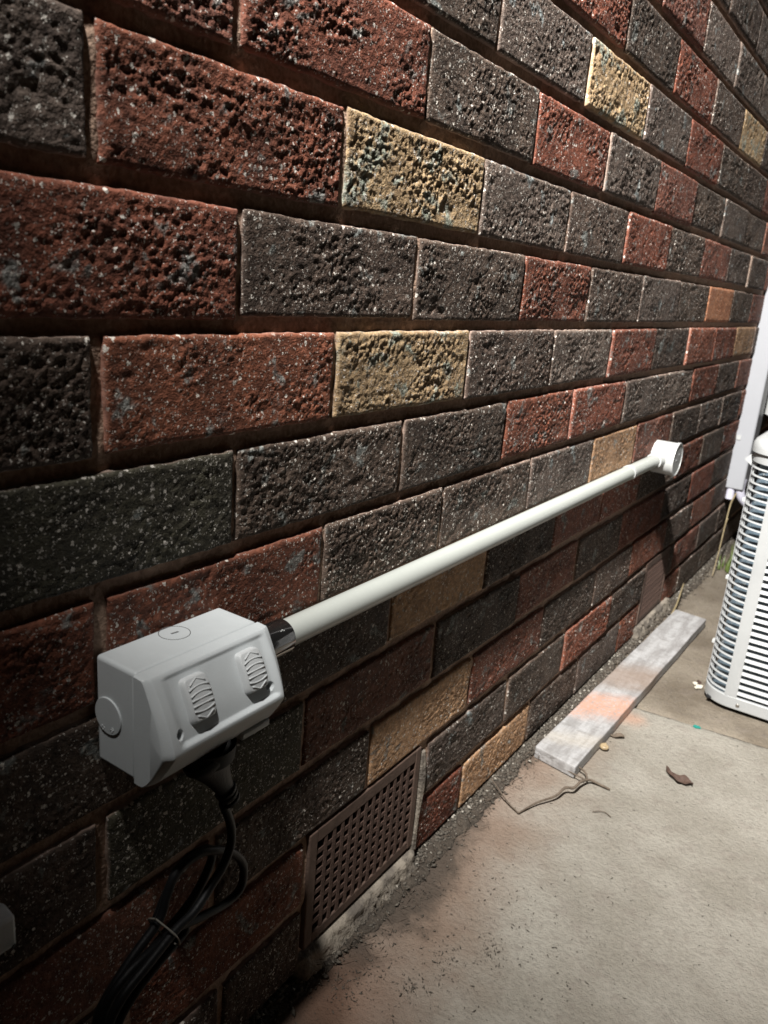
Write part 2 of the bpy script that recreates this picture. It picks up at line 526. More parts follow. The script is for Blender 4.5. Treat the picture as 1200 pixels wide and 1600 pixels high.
# colours from the first joint of each course (u = -1 or -0.5) rightwards
CMAP = {
    -8: "DRDEDDRDEDYDE",
    -7: "RDDRDEDEEYDRD",
    -6: "DRDDRQEEEDYRD",
    -5: "DRDRDRDYDERDD",
    -4: "RDDEYERDDQEDR",
    -3: "QRDREQDEDQDDR",
    -2: "ERYEDRDQEDRDD",
    -1: "RDDRDEDODQDRD",
    0: "DRYDERDRRTDRD",
    1: "GDDRREERDQDED",
    2: "RRDDETQDEDRDD",
    3: "DDTDQQDRDRDDR",
    4: "DGQDQDQDRDEDQ",
    5: "QDTRDDRDQDDRD",
    6: "DRVEDRDWQEDDR",
    7: "DDRTDERQDEDDR",
}
VENTS = [(.243, .462), (1.405, 1.598)]      # x spans of the two air vents
VZ0, VZ1 = .034, .181


def brick_mesh(name, w, h, step, seed, amp=1.0, depth=.028):
    vr = random.Random(int(seed * 1000)); bias = vr.uniform(.20, .40); kc = vr.uniform(.55, 1.15); kf = vr.uniform(.7, 1.2); zz = vr.uniform(.85, 1.25); chip = vr.uniform(-.1, .35)
    rx, ry = (seed * 17.31) % 211, (seed * 7.77) % 197
    nx = max(6, int(round(w / step))); nz = max(4, int(round(h / step)))
    xs = np.linspace(-w / 2, w / 2, nx + 1); zs = np.linspace(-h / 2, h / 2, nz + 1)
    X, Z = np.meshgrid(xs, zs)
    e = np.minimum(w / 2 - np.abs(X), h / 2 - np.abs(Z))
    a, b = X * 1000 + rx * 50, Z * 1000 + ry * 50
    wa = a + 5 * (vn(a / 14, b / 14) - .5); wb = b + 4 * (vn(a / 13 + 50, b / 13) - .5)
    a, b = a * zz, b * zz
    mask = .22 + .78 * np.clip((fbm(a / 55 + 9, b / 34, 3) - bias) * 3.2, 0, 1)
    low = (vn(a / 60, b / 38) - .5) * 2.2 - 2.6 * np.clip(fbm(a / 26 + 33, b / 20 + 12, 2) - .74 + chip * .15, 0, .3) * 3
    r1 = 1 - np.abs(2 * vn(wa / 12, wb / 7.5) - 1)
    r2 = 1 - np.abs(2 * vn(wa / 5.2 + 31, wb / 3.6 + 17) - 1)
    f1, f2, hc = worley(wa / 7.5, wb / 5.0)
    g1, g2, hd = worley(wa / 3.4 + 40, wb / 2.7)
    hgt = low + mask * (0.8 * (r1 - .5) + 1.1 * kc * 1.3 * (hc - .5) * np.clip((f2 - f1) * 3.0, 0, 1) + 1.45 * kf * (hd - .5) * np.clip((g2 - g1) * 3.5, 0, 1)
                        + 1.0 * (r2 - .5) + .9 * (vn(a / 1.9, b / 1.6) - .5))
    edge = np.clip(e / .009, 0, 1); edge = edge * edge * (3 - 2 * edge)
    hgt = hgt * (.25 + .75 * edge) * amp
    er = .0030 + .0020 * vn(a / 30, b / 30)
    q = np.clip(1 - e / er, 0, 1)
    Y = -hgt / 1000 + er * .75 * (1 - np.sqrt(np.clip(1 - q * q, 0, 1)))
    # uneven outline
    ox = .0011 * (fbm(a / 11 + 70, b / 11, 3) - .5) * 2; oz = .0011 * (fbm(a / 11 + 20, b / 11 + 90, 3) - .5) * 2
    ed = np.clip(1 - e / .006, 0, 1)
    XX = X + ox * ed; ZZ = Z + oz * ed
    V = np.stack([XX, Y, ZZ], -1).reshape(-1, 3)
    W1 = nx + 1
    idx = np.arange(V.shape[0]).reshape(nz + 1, W1)
    F = np.stack([idx[:-1, :-1], idx[:-1, 1:], idx[1:, 1:], idx[1:, :-1]], -1).reshape(-1, 4)
    per = np.concatenate([idx[0, :], idx[1:, -1], idx[-1, -2::-1], idx[-2:0:-1, 0]])
    rings = [per]; allV = [V]; base = V[per]
    cnt = len(V)
    for dy in (.0016, .0045, .0085, .014, depth):
        R = base.copy(); R[:, 1] = base[:, 1] + dy
        jit = .0012 * (vn(base[:, 0] * 160 + rx + dy * 900, base[:, 2] * 160 + ry) - .5)
        ln = np.hypot(R[:, 0], R[:, 2]) + 1e-9
        R[:, 0] += jit * np.sign(R[:, 0]); R[:, 2] += jit * np.sign(R[:, 2])
        allV.append(R); rings.append(np.arange(cnt, cnt + len(per))); cnt += len(per)
    FF = [F]
    for A, B in zip(rings, rings[1:]):
        A2, B2 = np.roll(A, -1), np.roll(B, -1)
        FF.append(np.stack([A, B, B2, A2], -1))
    return mesh_np(name, np.concatenate(allV), np.concatenate(FF))


def sm0(a, b, x):
    t_ = np.clip((x - a) / (b - a), 0, 1); return t_ * t_ * (3 - 2 * t_)


def row_joints(r):
    half = (r % 2) != 0
    u = -.5 if half else -1.0
    if r in (6, 7):
        pass
    js = []
    rr_ = random.Random(r * 31 + 5)
    known = J.get(r, {})
    while u < 12.6:
        x = known.get(u)
        if x is None:
            x = u * L + rr_.uniform(-.003, .003)
            if known:
                k = min(known, key=lambda q: abs(q - u))
                x = known[k] + (u - k) * L + rr_.uniform(-.003, .003)
        js.append((u, x)); u += 1
    return js


bricks = 0
rb = random.Random(3)
for r in range(-8, 8):
    js = row_joints(r)
    ztop = ZG - r * PITCH
    for i in range(len(js) - 1):
        u, x0 = js[i]; x1 = js[i + 1][1]
        c = CMAP[r][i] if i < len(CMAP[r]) else rb.choice("DDERQ")
        if r in (6, 7):
            skip = False
            for (a, b) in VENTS:
                if x1 > a - .004 and x0 < b + .004:
                    # cut the brick back to the vent
                    if x0 < a - .03 and x1 > a: x1 = a - .004
                    elif x1 > b + .03 and x0 < b: x0 = b + .005
                    else: skip = True
            if skip or x1 - x0 < .03: continue
        if c in 'VW': c = 'D'
        gap0 = .0055 if u > .2 else .0105
        gap1 = .0055 if u > -.9 and u > -.4 else .0105
        if r in (-1, 1, 3) and abs(u + .5) < .1: gap1 = .008
        xa = x0 + gap0 / 2 + rb.uniform(-.001, .001); xb = x1 - gap1 / 2 + rb.uniform(-.001, .001)
        w = xb - xa; h = .0745 + rb.uniform(-.0012, .0012)
        if u < 2.6: st = .00135
        elif u < 5.6: st = .0018
        else: st = .0026
        if (r <= -7) or x0 > 2.2: st = .005
        if x1 < -.12: st = .004
        am = rb.choice((.65, .8, .95, 1.1))
        if c == 'G' or (r == 4 and i == 1): am = .5
        if c == 'O': am = .45
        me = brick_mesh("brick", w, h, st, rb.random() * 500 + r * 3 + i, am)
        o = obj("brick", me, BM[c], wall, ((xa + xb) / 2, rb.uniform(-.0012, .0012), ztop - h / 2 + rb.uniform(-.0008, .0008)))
        o.rotation_euler = (rb.uniform(-.004, .004), rb.uniform(-.003, .003), rb.uniform(-.006, .006))
        bricks += 1

# mortar bed behind the bricks (raked back), with the two vent openings left out
xs = np.arange(-.30, 3.10, .005); zs = np.arange(-.02, 1.42, .0065)
X, Z = np.meshgrid(xs, zs)
Y = .0066 + .0022 * (fbm(X * 60 + 30, Z * 60 + 30, 3) - .5) * 2 + .0010 * (vn(X * 300 + 9, Z * 300 + 9) - .5)
for r in range(-8, 8):
    zt = ZG - r * PITCH
    inrow = sm0(zt - .088, zt - .070, Z) * sm0(zt + .006, zt - .004, Z)
    for u, xj in row_joints(r):
        Y = Y - inrow * .0030 * (1 - sm0(.006, .012, np.abs(X - xj)))
V = np.stack([X, Y, Z], -1).reshape(-1, 3)
nx = len(xs); idx = np.arange(len(V)).reshape(len(zs), nx)
F = np.stack([idx[:-1, :-1], idx[:-1, 1:], idx[1:, 1:], idx[1:, :-1]], -1)
cx = (X[:-1, :-1] + X[1:, 1:]) / 2; cz = (Z[:-1, :-1] + Z[1:, 1:]) / 2
keep = np.ones(cx.shape, bool)
for a, b in VENTS:
    keep &= ~((cx > a + .012) & (cx < b - .012) & (cz > VZ0 + .012) & (cz < VZ1 - .012))
mo = obj("mortar", mesh_np("mortar", V, F[keep]), m_mortar, wall)
# solid core of the wall behind, and the rest of the wall beyond the picture, joined
bm = bmesh.new()
add_box(bm, (-2.0, .13, -.05), (4.6, .24, 2.6))
bm_done("wall_core", bm, m_mortar, wall)
bm = bmesh.new()
rq = random.Random(9)
for r in range(-22, 8):
    z1 = ZG - r * PITCH
    for k in range(-9, 20):
        x0 = (k + (.5 if r % 2 else 0)) * L; x1 = x0 + L
        if r >= -8 and x1 > -.26 and x0 < 2.72: continue
        add_box(bm, (x0 + .003, rq.uniform(-.001, .001), z1 - .0745), (x1 - .003, .03, z1))
far = bm_done("distant_brick", bm, BM['Q'], wall)
far["kind"] = "stuff"
bm = bmesh.new()
for (a, b, c, d) in ((-2, -.3, -.02, 2.6), (3.09, 4.6, -.02, 2.6), (-.3, 3.09, 1.41, 2.6)):
    add_box(bm, (a, .010, c), (b, .128, d))
bm_done("mortar", bm, m_mortar, wall)


# cement ledges under the vents
def ledge(x0, x1, z1, yout):
    n = 70; m = 12
    xs = np.linspace(x0, x1, n); ts = np.linspace(0, 1, m)
    V = []
    for x in xs:
        for tt in ts:
            if tt < .35:
                y = .008 - (yout + .008) * (tt / .35); z = z1 - .003 * (tt / .35)
            else:
                q = (tt - .35) / .65
                y = -yout - .010 * q; z = z1 - .003 - (z1 + .004) * q
            en = min(1, (x - x0) / .012, (x1 - x) / .012); y = .009 + (y - .009) * max(0, en) ** .5
            n1 = float(fbm(np.array([x * 120 + 7]), np.array([tt * 9 + 3]), 4)[0]) - .5
            V.append((x, y - n1 * .012 * min(1, tt * 2.2), z + n1 * .004 * (tt > .2)))
    idx = np.arange(n * m).reshape(n, m)
    F = np.stack([idx[:-1, :-1], idx[:-1, 1:], idx[1:, 1:], idx[1:, :-1]], -1).reshape(-1, 4)
    o = obj("mortar_ledge", mesh_np("mortar_ledge", V, F), m_cement, wall)
    return o


ledge(.228, .470, .030, .006)
ledge(1.385, 1.66, .032, .006)
# mortar smear beside the first vent
bm = bmesh.new()
add_tube(bm, [(.468, .004, .170), (.470, .002, .12), (.468, .001, .07), (.466, .003, .028)], lambda t: .0055 + .002 * math.sin(t * 7), 8, 5)
bm_done("mortar_fillet", bm, m_cement, wall, smooth=True)


# ================================================================== air vents
def vent(x0, x1, label, loc_y=.0):
    root = empty("air_vent", (x0, loc_y, VZ0))
    tag(root, label, "air vent", "terracotta air vents set in the foot of the wall")
    W = x1 - x0; H = VZ1 - VZ0
    f0, f1, g0, g1 = .014, W - .012, .013, H - .017
    bm = bmesh.new()
    add_box(bm, (0, 0, 0), (f0, .02, H)); add_box(bm, (f1, 0, 0), (W, .02, H))
    add_box(bm, (f0, .0004, 0), (f1, .02, g0)); add_box(bm, (f0, .0004, g1), (f1, .02, H))
    bm_done("frame", bm, m_terra2, root, smooth=False, bevel=.0016)
    nxx, nzz = 13, 9
    px = (f1 - f0) / nxx; pz = (g1 - g0) / nzz
    bar = bmesh.new(); add_box(bar, (-.0026, .0006, g0), (.0026, .0042, g1))
    me = bpy.data.meshes.new("upright_bar"); bar.to_mesh(me); bar.free()
    for k in range(1, nxx): obj("upright_bar", me, m_terra, root, (f0 + k * px, 0, 0))
    bar = bmesh.new(); add_box(bar, (f0, .0012, -.0027), (f1, .0050, .0027))
    me = bpy.data.meshes.new("cross_bar"); bar.to_mesh(me); bar.free()
    for k in range(1, nzz): obj("cross_bar", me, m_terra, root, (0, 0, g0 + k * pz))
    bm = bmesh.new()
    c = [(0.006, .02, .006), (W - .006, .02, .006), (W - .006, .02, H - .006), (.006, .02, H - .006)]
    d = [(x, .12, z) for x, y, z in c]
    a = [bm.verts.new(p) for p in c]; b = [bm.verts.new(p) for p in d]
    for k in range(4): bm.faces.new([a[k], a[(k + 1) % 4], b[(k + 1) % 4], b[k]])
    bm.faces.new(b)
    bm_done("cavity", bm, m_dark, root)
    return root


vent(*VENTS[0], "square-holed terracotta vent nearest the power outlet, above a rough cement ledge")
vent(*VENTS[1], "square-holed terracotta vent beyond the far end of the grey plank")

# ================================================================== ground
pav = empty("pavement", (0, 0, 0)); tag(pav, "concrete path along the wall", kind="structure")


def slab(name, x0, x1, y0, y1, mat, step, skew=0.0, zoff=0.0):
    nx = int((x1 - x0) / step); ny = int((y1 - y0) / step)
    X, Y = np.meshgrid(np.linspace(x0, x1, nx + 1), np.linspace(y0, y1, ny + 1))
    e = np.minimum(X - x0, x1 - X)
    Z = .0026 * (fbm(X * 9 + 5, Y * 9 + 40, 3) - .5) + .0014 * (fbm(X * 60 + 5, Y * 60 + 60, 3) - .5) + zoff
    Z -= np.where(e < .004, (.004 - e) * 1.6, 0)
    k = np.clip(1 - np.abs(X - (x1 if x0 < 0 else x0)) / 1.0, 0, 1)
    X = X + skew * (Y + .1) * k + .004 * (fbm(X * 0 + 3, Y * 22 + 60, 3) - .5) * k
    V = np.stack([X, Y, Z], -1).reshape(-1, 3); idx = np.arange(len(V)).reshape(ny + 1, nx + 1)
    F = np.stack([idx[:-1, :-1], idx[:-1, 1:], idx[1:, 1:], idx[1:, :-1]], -1).reshape(-1, 4)
    V = list(map(tuple, V)); F = F.tolist()
    # edge skirts
    return obj(name, mesh_np(name, V, F), mat, pav)


slab("concrete_slab", -1.6, 1.101, -.56, -.012, m_conc, .008, -.10)
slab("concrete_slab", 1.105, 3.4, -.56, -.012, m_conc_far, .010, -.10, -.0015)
bm = bmesh.new()
add_box(bm, (-60, -60, -.30), (60, .01, -.006))
g = bm_done("ground", bm, simple("low_bounce_earth", (.045, .036, .028), .95, bump_s=60, bump_d=.01, var=.4, vs=15)); tag(g, "dark earth under and around the path, kept dark to cut bounced light", kind="structure")  # path cut narrow and unseen outer earth kept dark to limit bounced light


# ------------------------------------------------ earth and grit along the foot of the wall
def soil_height(x, y):
    # y from .01 (wall) to about -.05 (path)
    t_ = np.clip((y + .040) / .048, 0, 1)
    return .010 * t_ ** 1.3


n, m = 700, 22
X, Tt = np.meshgrid(np.linspace(-.35, 3.3, n), np.linspace(0, 1, m))
wid = .010 + .022 * fbm(X * 11 + 4, X * 0 + 2, 4) + .012 * (fbm(X * 60, X * 0 + 8, 3) - .5)
Y = .012 - Tt * (wid + .012)
nn_ = fbm(X * 90, Y * 90 + 50, 4) - .5
Z = soil_height(X, Y) + nn_ * .009 * (1 - Tt * .8) - .0035 * (Tt > .97) + .0006
V = np.stack([X, Y, Z], -1).reshape(-1, 3); idx = np.arange(n * m).reshape(m, n)
F = np.stack([idx[:-1, :-1], idx[1:, :-1], idx[1:, 1:], idx[:-1, 1:]], -1).reshape(-1, 4)
soil = obj("soil", mesh_np("soil", V, F), m_soil); tag(soil, "dark earth and grit packed along the foot of the wall", "soil", kind="stuff")


def scatter(name, count, fn, mat, label, cat, seed):
    r_ = random.Random(seed); Vs = []; Fs = []
    for _ in range(count):
        p, s, el = fn(r_)
        yaw = r_.uniform(0, 6.283); ca, sa = math.cos(yaw), math.sin(yaw); b = len(Vs)
        base = [(1, 0, 0), (-1, 0, 0), (0, 1, 0), (0, -1, 0), (0, 0, 1), (0, 0, -1)]
        for q in base:
            k = r_.uniform(.6, 1.15)
            x, y, z = q[0] * s * el * k, q[1] * s * k, q[2] * s * .6 * k
            Vs.append((p[0] + x * ca - y * sa, p[1] + x * sa + y * ca, p[2] + z))
        for f in ((0, 2, 4), (2, 1, 4), (1, 3, 4), (3, 0, 4), (2, 0, 5), (1, 2, 5), (3, 1, 5), (0, 3, 5)):
            Fs.append(tuple(b + i for i in f))
    o = obj(name, mesh_np(name, Vs, Fs, False), mat)
    tag(o, label, cat, kind="stuff")
    return o


def along(r_):
    x = r_.uniform(-.1, 2.9); y = .004 - abs(r_.gauss(.004, .012)); y = max(-.085, y)
    s = r_.choice((.0008, .001, .0014, .002, .003)) * r_.uniform(.7, 1.2)
    return (x, y, float(.010 * max(0, min(1, (y + .04) / .048)) ** 1.3) + s * .5), s, r_.uniform(1, 2.2)


scatter("grit", 9000, along, m_grit, "dark crumbs and grit along the foot of the wall", "grit", 1)
scatter("pale_grit", 900, along, m_grit2, "pale mortar crumbs along the foot of the wall", "grit", 2)


CL = [(.308, -.103, .007), (.404, -.149, .008), (.300, -.06, .012), (.345, -.035, .010), (.43, -.03, .012), (.26, -.05, .012), (.36, -.12, .014), (.9, -.08, .012), (1.2, -.13, .02), (1.5, -.13, .03)]


def spread(r_):
    if r_.random() < .42:
        cx_, cy_, sg = r_.choice(CL); x = r_.gauss(cx_, sg * 1.4); y = r_.gauss(cy_, sg)
    elif r_.random() < .55:
        x = r_.gauss(.42, .12); y = -.03 - abs(r_.gauss(0, .13))
    else:
        x = r_.uniform(.2, 2.2); y = r_.uniform(-.5, -.04)
    s = r_.choice((.0003, .0004, .0005, .0008))
    return (x, y, .0012 + s * .4), s, r_.uniform(1.2, 5)


scatter("leaf_litter", 1700, spread, m_grit, "tiny dark bits of leaf litter scattered on the concrete path", "litter", 3)


def spread2(r_):
    s = r_.choice((.0004, .0006, .001))
    return (r_.uniform(.2, 2.2), r_.uniform(-.5, -.03), .0012 + s * .4), s, r_.uniform(1, 2)


scatter("pale_crumbs", 120, spread2, m_grit2, "pale crumbs scattered on the concrete path", "crumbs", 4)


def root_fibres(r_):
    x = r_.uniform(.22, 2.2); y = -.01 - abs(r_.gauss(0, .018))
    s = r_.uniform(.0003, .0006)
    return (x, y, .006 + r_.uniform(0, .008)), s, r_.uniform(8, 26)


scatter("dry_fibres", 900, root_fibres, m_twig, "matted dry root fibres along the foot of the wall", "fibres", 5)

# ================================================================== power outlet box
XL, XR = -.009, .1035
box = empty("power_outlet", (XL, 0, ZG - .29))
tag(box, "pale grey weatherproof double power outlet with two ridged rocker switches, black plug underneath", "power outlet")
bx = Vector(box.location)


def rel(o):
    o.location = Vector(o.location) - bx
    return o


bm = bmesh.new(); add_box(bm, (XL, -.0413, ZG - .2895), (XR + .001, -.0005, ZG - .2092))
o = rel(bm_done("back_box", bm, m_box, box, smooth=True, bevel=.0030, seg=4))
# cover: lofted profile with a sunk front panel
prof = [(-.0420, .4808), (-.0490, .4803), (-.0530, .4790), (-.0600, .4680), (-.0660, .4570), (-.0708, .4465), (-.0745, .4360),
        (-.0752, .4310), (-.0735, .4272), (-.0680, .4185), (-.0600, .4075), (-.0525, .4012), (-.0470, .4002), (-.0420, .4003)]
pp = catmull([(0, a, b) for a, b in prof], 10)
P2 = np.array([(p.y, p.z) for p in pp])
seglen = np.r_[0, np.cumsum(np.hypot(*np.diff(P2, axis=0).T))]
m_ = 190
sv = np.linspace(0, seglen[-1], m_)
PY = np.interp(sv, seglen, P2[:, 0]); PZ = np.interp(sv, seglen, P2[:, 1])
ty = np.gradient(PY); tz = np.gradient(PZ); ln = np.hypot(ty, tz)
NY, NZ = tz / ln, -ty / ln
if NY[m_ // 3] > 0: NY, NZ = -NY, -NZ
s_top = np.interp(.0530, -P2[:30, 0], seglen[:30])
i_tip = np.argmin(np.abs(P2[:, 1] - .4310)); s_tip = seglen[i_tip]
FL = s_tip - s_top
nxx = 230
U = np.linspace(0, 1, nxx)
xg = XL - .0022 + U * (XR - XL + .0040)
GX, GS = np.meshgrid(xg, sv)
v = GS - s_top                                       # distance down the slanted front


def sm(a, b, x):
    t_ = np.clip((x - a) / (b - a), 0, 1); return t_ * t_ * (3 - 2 * t_)


pan = sm(.0008, .0040, v) * sm(FL - .0030, FL - .0068, v) * sm(-.0010, .0075, GX) * sm(.0985, .0915, GX)
dep = -(.0012 + .0024 * np.clip(v / FL, 0, 1)) * pan
for hx in (.0030, .0900):
    dd = np.hypot(GX - hx, v - .0405)
    dep -= .0052 * sm(.0038, .0028, dd)
# chamfered ends
ends = np.minimum(GX - xg[0], xg[-1] - GX)
outw = np.where(v > -.004, 1.0, 0) * np.where(v < FL + .030, 1.0, 0)
PYg = PY[:, None] + NY[:, None] * dep; PZg = PZ[:, None] + NZ[:, None] * dep
kch = .17 * np.clip(1 - ends / .0058, 0, 1) + .02 * np.clip(1 - ends / .0012, 0, 1) ** 2
PYg = -.042 + (PYg + .042) * (1 - kch)
PZg = .4405 + (PZg - .4405) * (1 - .020 * np.clip(1 - ends / .0016, 0, 1) ** 2)
V = np.stack([GX, PYg, PZg], -1).reshape(-1, 3)
idx = np.arange(len(V)).reshape(m_, nxx)
F = np.stack([idx[:-1, :-1], idx[:-1, 1:], idx[1:, 1:], idx[1:, :-1]], -1).reshape(-1, 4)
# ends closed with fans
cxy = (PY.mean(), PZ.mean())
VL = list(V); b0 = len(VL)
VL += [(xg[0], cxy[0] + .004, cxy[1]), (xg[-1], cxy[0] + .004, cxy[1])]
tri = []
for k in range(m_ - 1):
    tri.append((idx[k, 0], idx[k + 1, 0], b0)); tri.append((idx[k + 1, -1], idx[k, -1], b0 + 1))
me = bpy.data.meshes.new("cover")
me.from_pydata([tuple(map(float, p)) for p in VL], [], [tuple(map(int, f)) for f in F] + [tuple(map(int, f)) for f in tri] +
               [(int(idx[0, 0]), b0, int(idx[-1, 0])), (int(idx[-1, -1]), b0 + 1, int(idx[0, -1]))])
for p_ in me.polygons[:len(F)]: p_.use_smooth = True
try: me.set_sharp_from_angle(angle=math.radians(38))
except Exception: pass
rel(obj("cover", me, m_box, box))

O_ = Vector((0, -.0530, .4790)); DV = (Vector((0, -.0748, .4340)) - O_).normalized(); NV = Vector((0, DV.z, -DV.y)).normalized()
if NV.y > 0: NV = -NV


def fr(x, v_, h=0.0):
    return Vector((x, 0, 0)) + O_ + DV * v_ + NV * h


# screw wells: dark bottoms
for hx in (.0030, .0900):
    bm = bmesh.new()
    add_lathe(bm, [(0, 0), (0, .0026), (.0006, .0026), (.0006, 0)], fr(hx, .0405, -.0062), NV, 20)
    rel(bm_done("screw", bm, m_line, box, smooth=True))


def rocker(xc, v0, v1, wd):
    n1, n2 = 36, 56
    V = []; hw = wd / 2; vc = (v0 + v1) / 2; hl = (v1 - v0) / 2
    for i in range(n1 + 1):
        for j in range(n2 + 1):
            a = -1 + 2 * i / n1; b = -1 + 2 * j / n2
            # rounded outline
            k = max(abs(a), abs(b)) or 1
            x = a; y = b
            e = max(abs(a), abs(b))
            # superellipse mapping
            if e > 0:
                rr = (abs(a / e) ** 7 + abs(b / e) ** 7) ** (-1 / 7.)
                x = a * rr; y = b * rr
            top = .0056 - .0020 * (y * y) + .0006 * math.cos(x * 2)
            f = min(1, (1 - e) / .085); f = f * f * (3 - 2 * f) if f < 1 else 1
            grow = 1.0 + .05 * (1 - f)
            V.append(tuple(fr(xc + x * hw * grow, vc + y * hl * grow * .98, -.0035 + (top + .0035) * f)))
    idx = np.arange(len(V)).reshape(n1 + 1, n2 + 1)
    F = np.stack([idx[:-1, :-1], idx[1:, :-1], idx[1:, 1:], idx[:-1, 1:]], -1).reshape(-1, 4)
    sw = rel(obj("rocker_switch", mesh_np("rocker_switch", V, F), m_box2, box))
    L0 = Vector(sw.location)
    wR = hw * .88
    specs = [('c', -.76), ('a', -.48), ('a', -.22), ('l', .02), ('l', .26), ('b', .52), ('d', .82)]
    for kind, q in specs:
        pts = []
        for k in range(9):
            a = -1 + k / 4
            if kind == 'c': dv = .22 * abs(a) - .06
            elif kind == 'd': dv = -.22 * abs(a) + .06
            elif kind == 'a': dv = .10 * a * a - .03
            elif kind == 'b': dv = -.10 * a * a + .03
            else: dv = 0
            wk = wR * (.72 if kind in 'cd' else .92)
            yy = q + dv
            hh = .0056 - .0020 * yy * yy + .0006 - .0001
            pts.append(fr(xc + a * wk, vc + yy * hl, hh))
        bm = bmesh.new(); add_tube(bm, pts, .00055, 8)
        r_ = bm_done("ridge", bm, m_box2, None, smooth=True, autosmooth=False)
        r_.parent = sw; r_.location = (0, 0, 0)
    return sw


rocker(.0238, .0065, .0390, .0218)
rocker(.0755, .0065, .0385, .0218)


def embossed(txt, size, loc, xdir, ydir, mat, parent, name):
    cu = bpy.data.curves.new(name, 'FONT'); cu.body = txt; cu.size = size; cu.extrude = .0004; cu.align_x = 'CENTER'; cu.align_y = 'CENTER'
    o = bpy.data.objects.new(name, cu); link(o, parent)
    xd = Vector(xdir).normalized(); yd = Vector(ydir).normalized(); zd = xd.cross(yd)
    mt = Matrix.Identity(4)
    for i in range(3): mt[i][0] = xd[i]; mt[i][1] = yd[i]; mt[i][2] = zd[i]
    mt.translation = Vector(loc) - bx
    o.matrix_local = mt
    cu.materials.append(mat)
    bpy.context.view_layer.update()
    me_ = bpy.data.meshes.new_from_object(o.evaluated_get(bpy.context.evaluated_depsgraph_get()))
    q = bpy.data.objects.new(name, me_); link(q, parent); q.matrix_local = mt
    bpy.data.objects.remove(o); q.name = name
    return q


# knock-outs: raised disc on the end, ring and slot on top
bm = bmesh.new()
add_lathe(bm, [(0, .0135), (.0008, .0135), (.0011, .0132), (.0011, 0)], (XL, -.0138, ZG - .2505), (-1, 0, 0), 48)
kd = rel(bm_done("knockout_disc", bm, m_box, box, smooth=True))
embossed("25", .0040, (XL - .0010, -.0085, ZG - .2608), (0, -.85, -.52), (0, -.52, .85), m_box2, box, "embossed_number")
embossed("20", .0040, (XL - .0010, -.0185, ZG - .2592), (0, -.6, .8), (0, .8, .6), m_box2, box, "embossed_number")
bm = bmesh.new()
tp = ZG - .2092
pts = [Vector((.0487 + .0112 * math.cos(a * math.pi / 24), -.0128 - .0112 * math.sin(a * math.pi / 24), tp)) for a in range(49)]
add_tube(bm, pts, .00035, 6, cap=False)
rel(bm_done("knockout_ring", bm, m_line, box, smooth=True, autosmooth=False))
bm = bmesh.new()
mt = Matrix.Translation((.0490, -.0128, tp)) @ Matrix.Rotation(-.15, 4, 'Z')
add_box(bm, (-.0030, -.0007, -.0002), (.0030, .0007, .0003), mt)
rel(bm_done("screwdriver_slot", bm, m_line, box))
# socket lid under the right half
bm = bmesh.new(); add_box(bm, (.068, -.0640, ZG - .2860), (.098, -.046, ZG - .280))
rel(bm_done("socket_shroud", bm, m_box, box, smooth=True, bevel=.0015))
bm = bmesh.new(); add_lathe(bm, [(0, .0215), (.012, .0205), (.012, 0)], (.048, -.052, ZG - .283), (0, .05, -1), 32, squash=(.95, .8))
rel(bm_done("socket_shroud", bm, m_dark, box, smooth=True))

# ================================================================== plug and cord
cord = empty("plug_and_cord", (.05, -.055, .39))
tag(cord, "black plug pushed up into the outlet with its flex bundled and tied below", "power cord")
cb = Vector(cord.location)


def relc(o): o.location = Vector(o.location) - cb; return o


bm = bmesh.new()
ax = Vector((.0645 - .0420, -.002, .3560 - .4050)); Ln = ax.length
add_lathe(bm, [(0, .0195), (.004, .0205), (.007, .0200), (.012, .0172), (.020, .0138), (.030, .0105), (.040, .0083), (Ln, .0070), (Ln, 0)], (.0420, -.053, .4050), ax, 40, ref=(1, 0, .3), squash=(1, .72))
relc(bm_done("plug_body", bm, m_rubber, cord, smooth=True))
axn = ax.normalized()
for k, (d, r_) in enumerate(((.046, .0088), (.051, .0083), (.0565, .0084))):
    bm = bmesh.new()
    add_lathe(bm, [(0, r_ * .8), (.0008, r_), (.0030, r_), (.0038, r_ * .8)], Vector((.0420, -.053, .4050)) + axn * d, ax, 24, ref=(1, 0, .3), squash=(1, .85))
    relc(bm_done("strain_relief_rib", bm, m_rubber, cord, smooth=True))
A_ = [(.0603, .3512), (.0693, .326), (.0699, .3081), (.0607, .2962), (.049, .2863), (.0299, .2763), (.0115, .2724), (-.0146, .2642), (-.0364, .2542), (-.0472, .2357), (-.0502, .2100), (-.046, .17), (-.038, .10)]
B_ = [(-.0440, .2000), (-.0447, .2334), (-.0202, .2574), (.0067, .276), (.0143, .2932), (.0232, .3095), (.0419, .3114), (.0585, .3048), (.0798, .2899), (.0954, .2674), (.0941, .2461), (.0781, .2416), (.0499, .2497), (.0208, .2584), (-.0061, .2631), (-.0284, .2586), (-.0434, .2435), (-.0530, .2100)]
C_ = [(.0330, .2520), (.0304, .2463), (.0069, .2399), (-.0165, .2285), (-.0317, .2100), (-.030, .17), (-.02, .08)]
def yv(l, ys):
    n = len(l); return [(x, ys[min(int(i / n * len(ys)), len(ys) - 1)], z) for i, (x, z) in enumerate(l)]
bm = bmesh.new(); add_tube(bm, yv(A_, [-.054, -.056, -.058, -.060, -.058, -.054]), 0.0035, 12, 8)
relc(bm_done("cord", bm, m_rubber, cord, smooth=True, autosmooth=False))
bm = bmesh.new(); add_tube(bm, yv(B_, [-.044, -.045, -.046, -.045, -.044, -.046, -.052, -.050]), 0.0035, 12, 8)
relc(bm_done("cord", bm, m_rubber, cord, smooth=True, autosmooth=False))
bm = bmesh.new(); add_tube(bm, yv(C_, [-.045, -.046, -.046, -.046]), 0.0035, 12, 8)
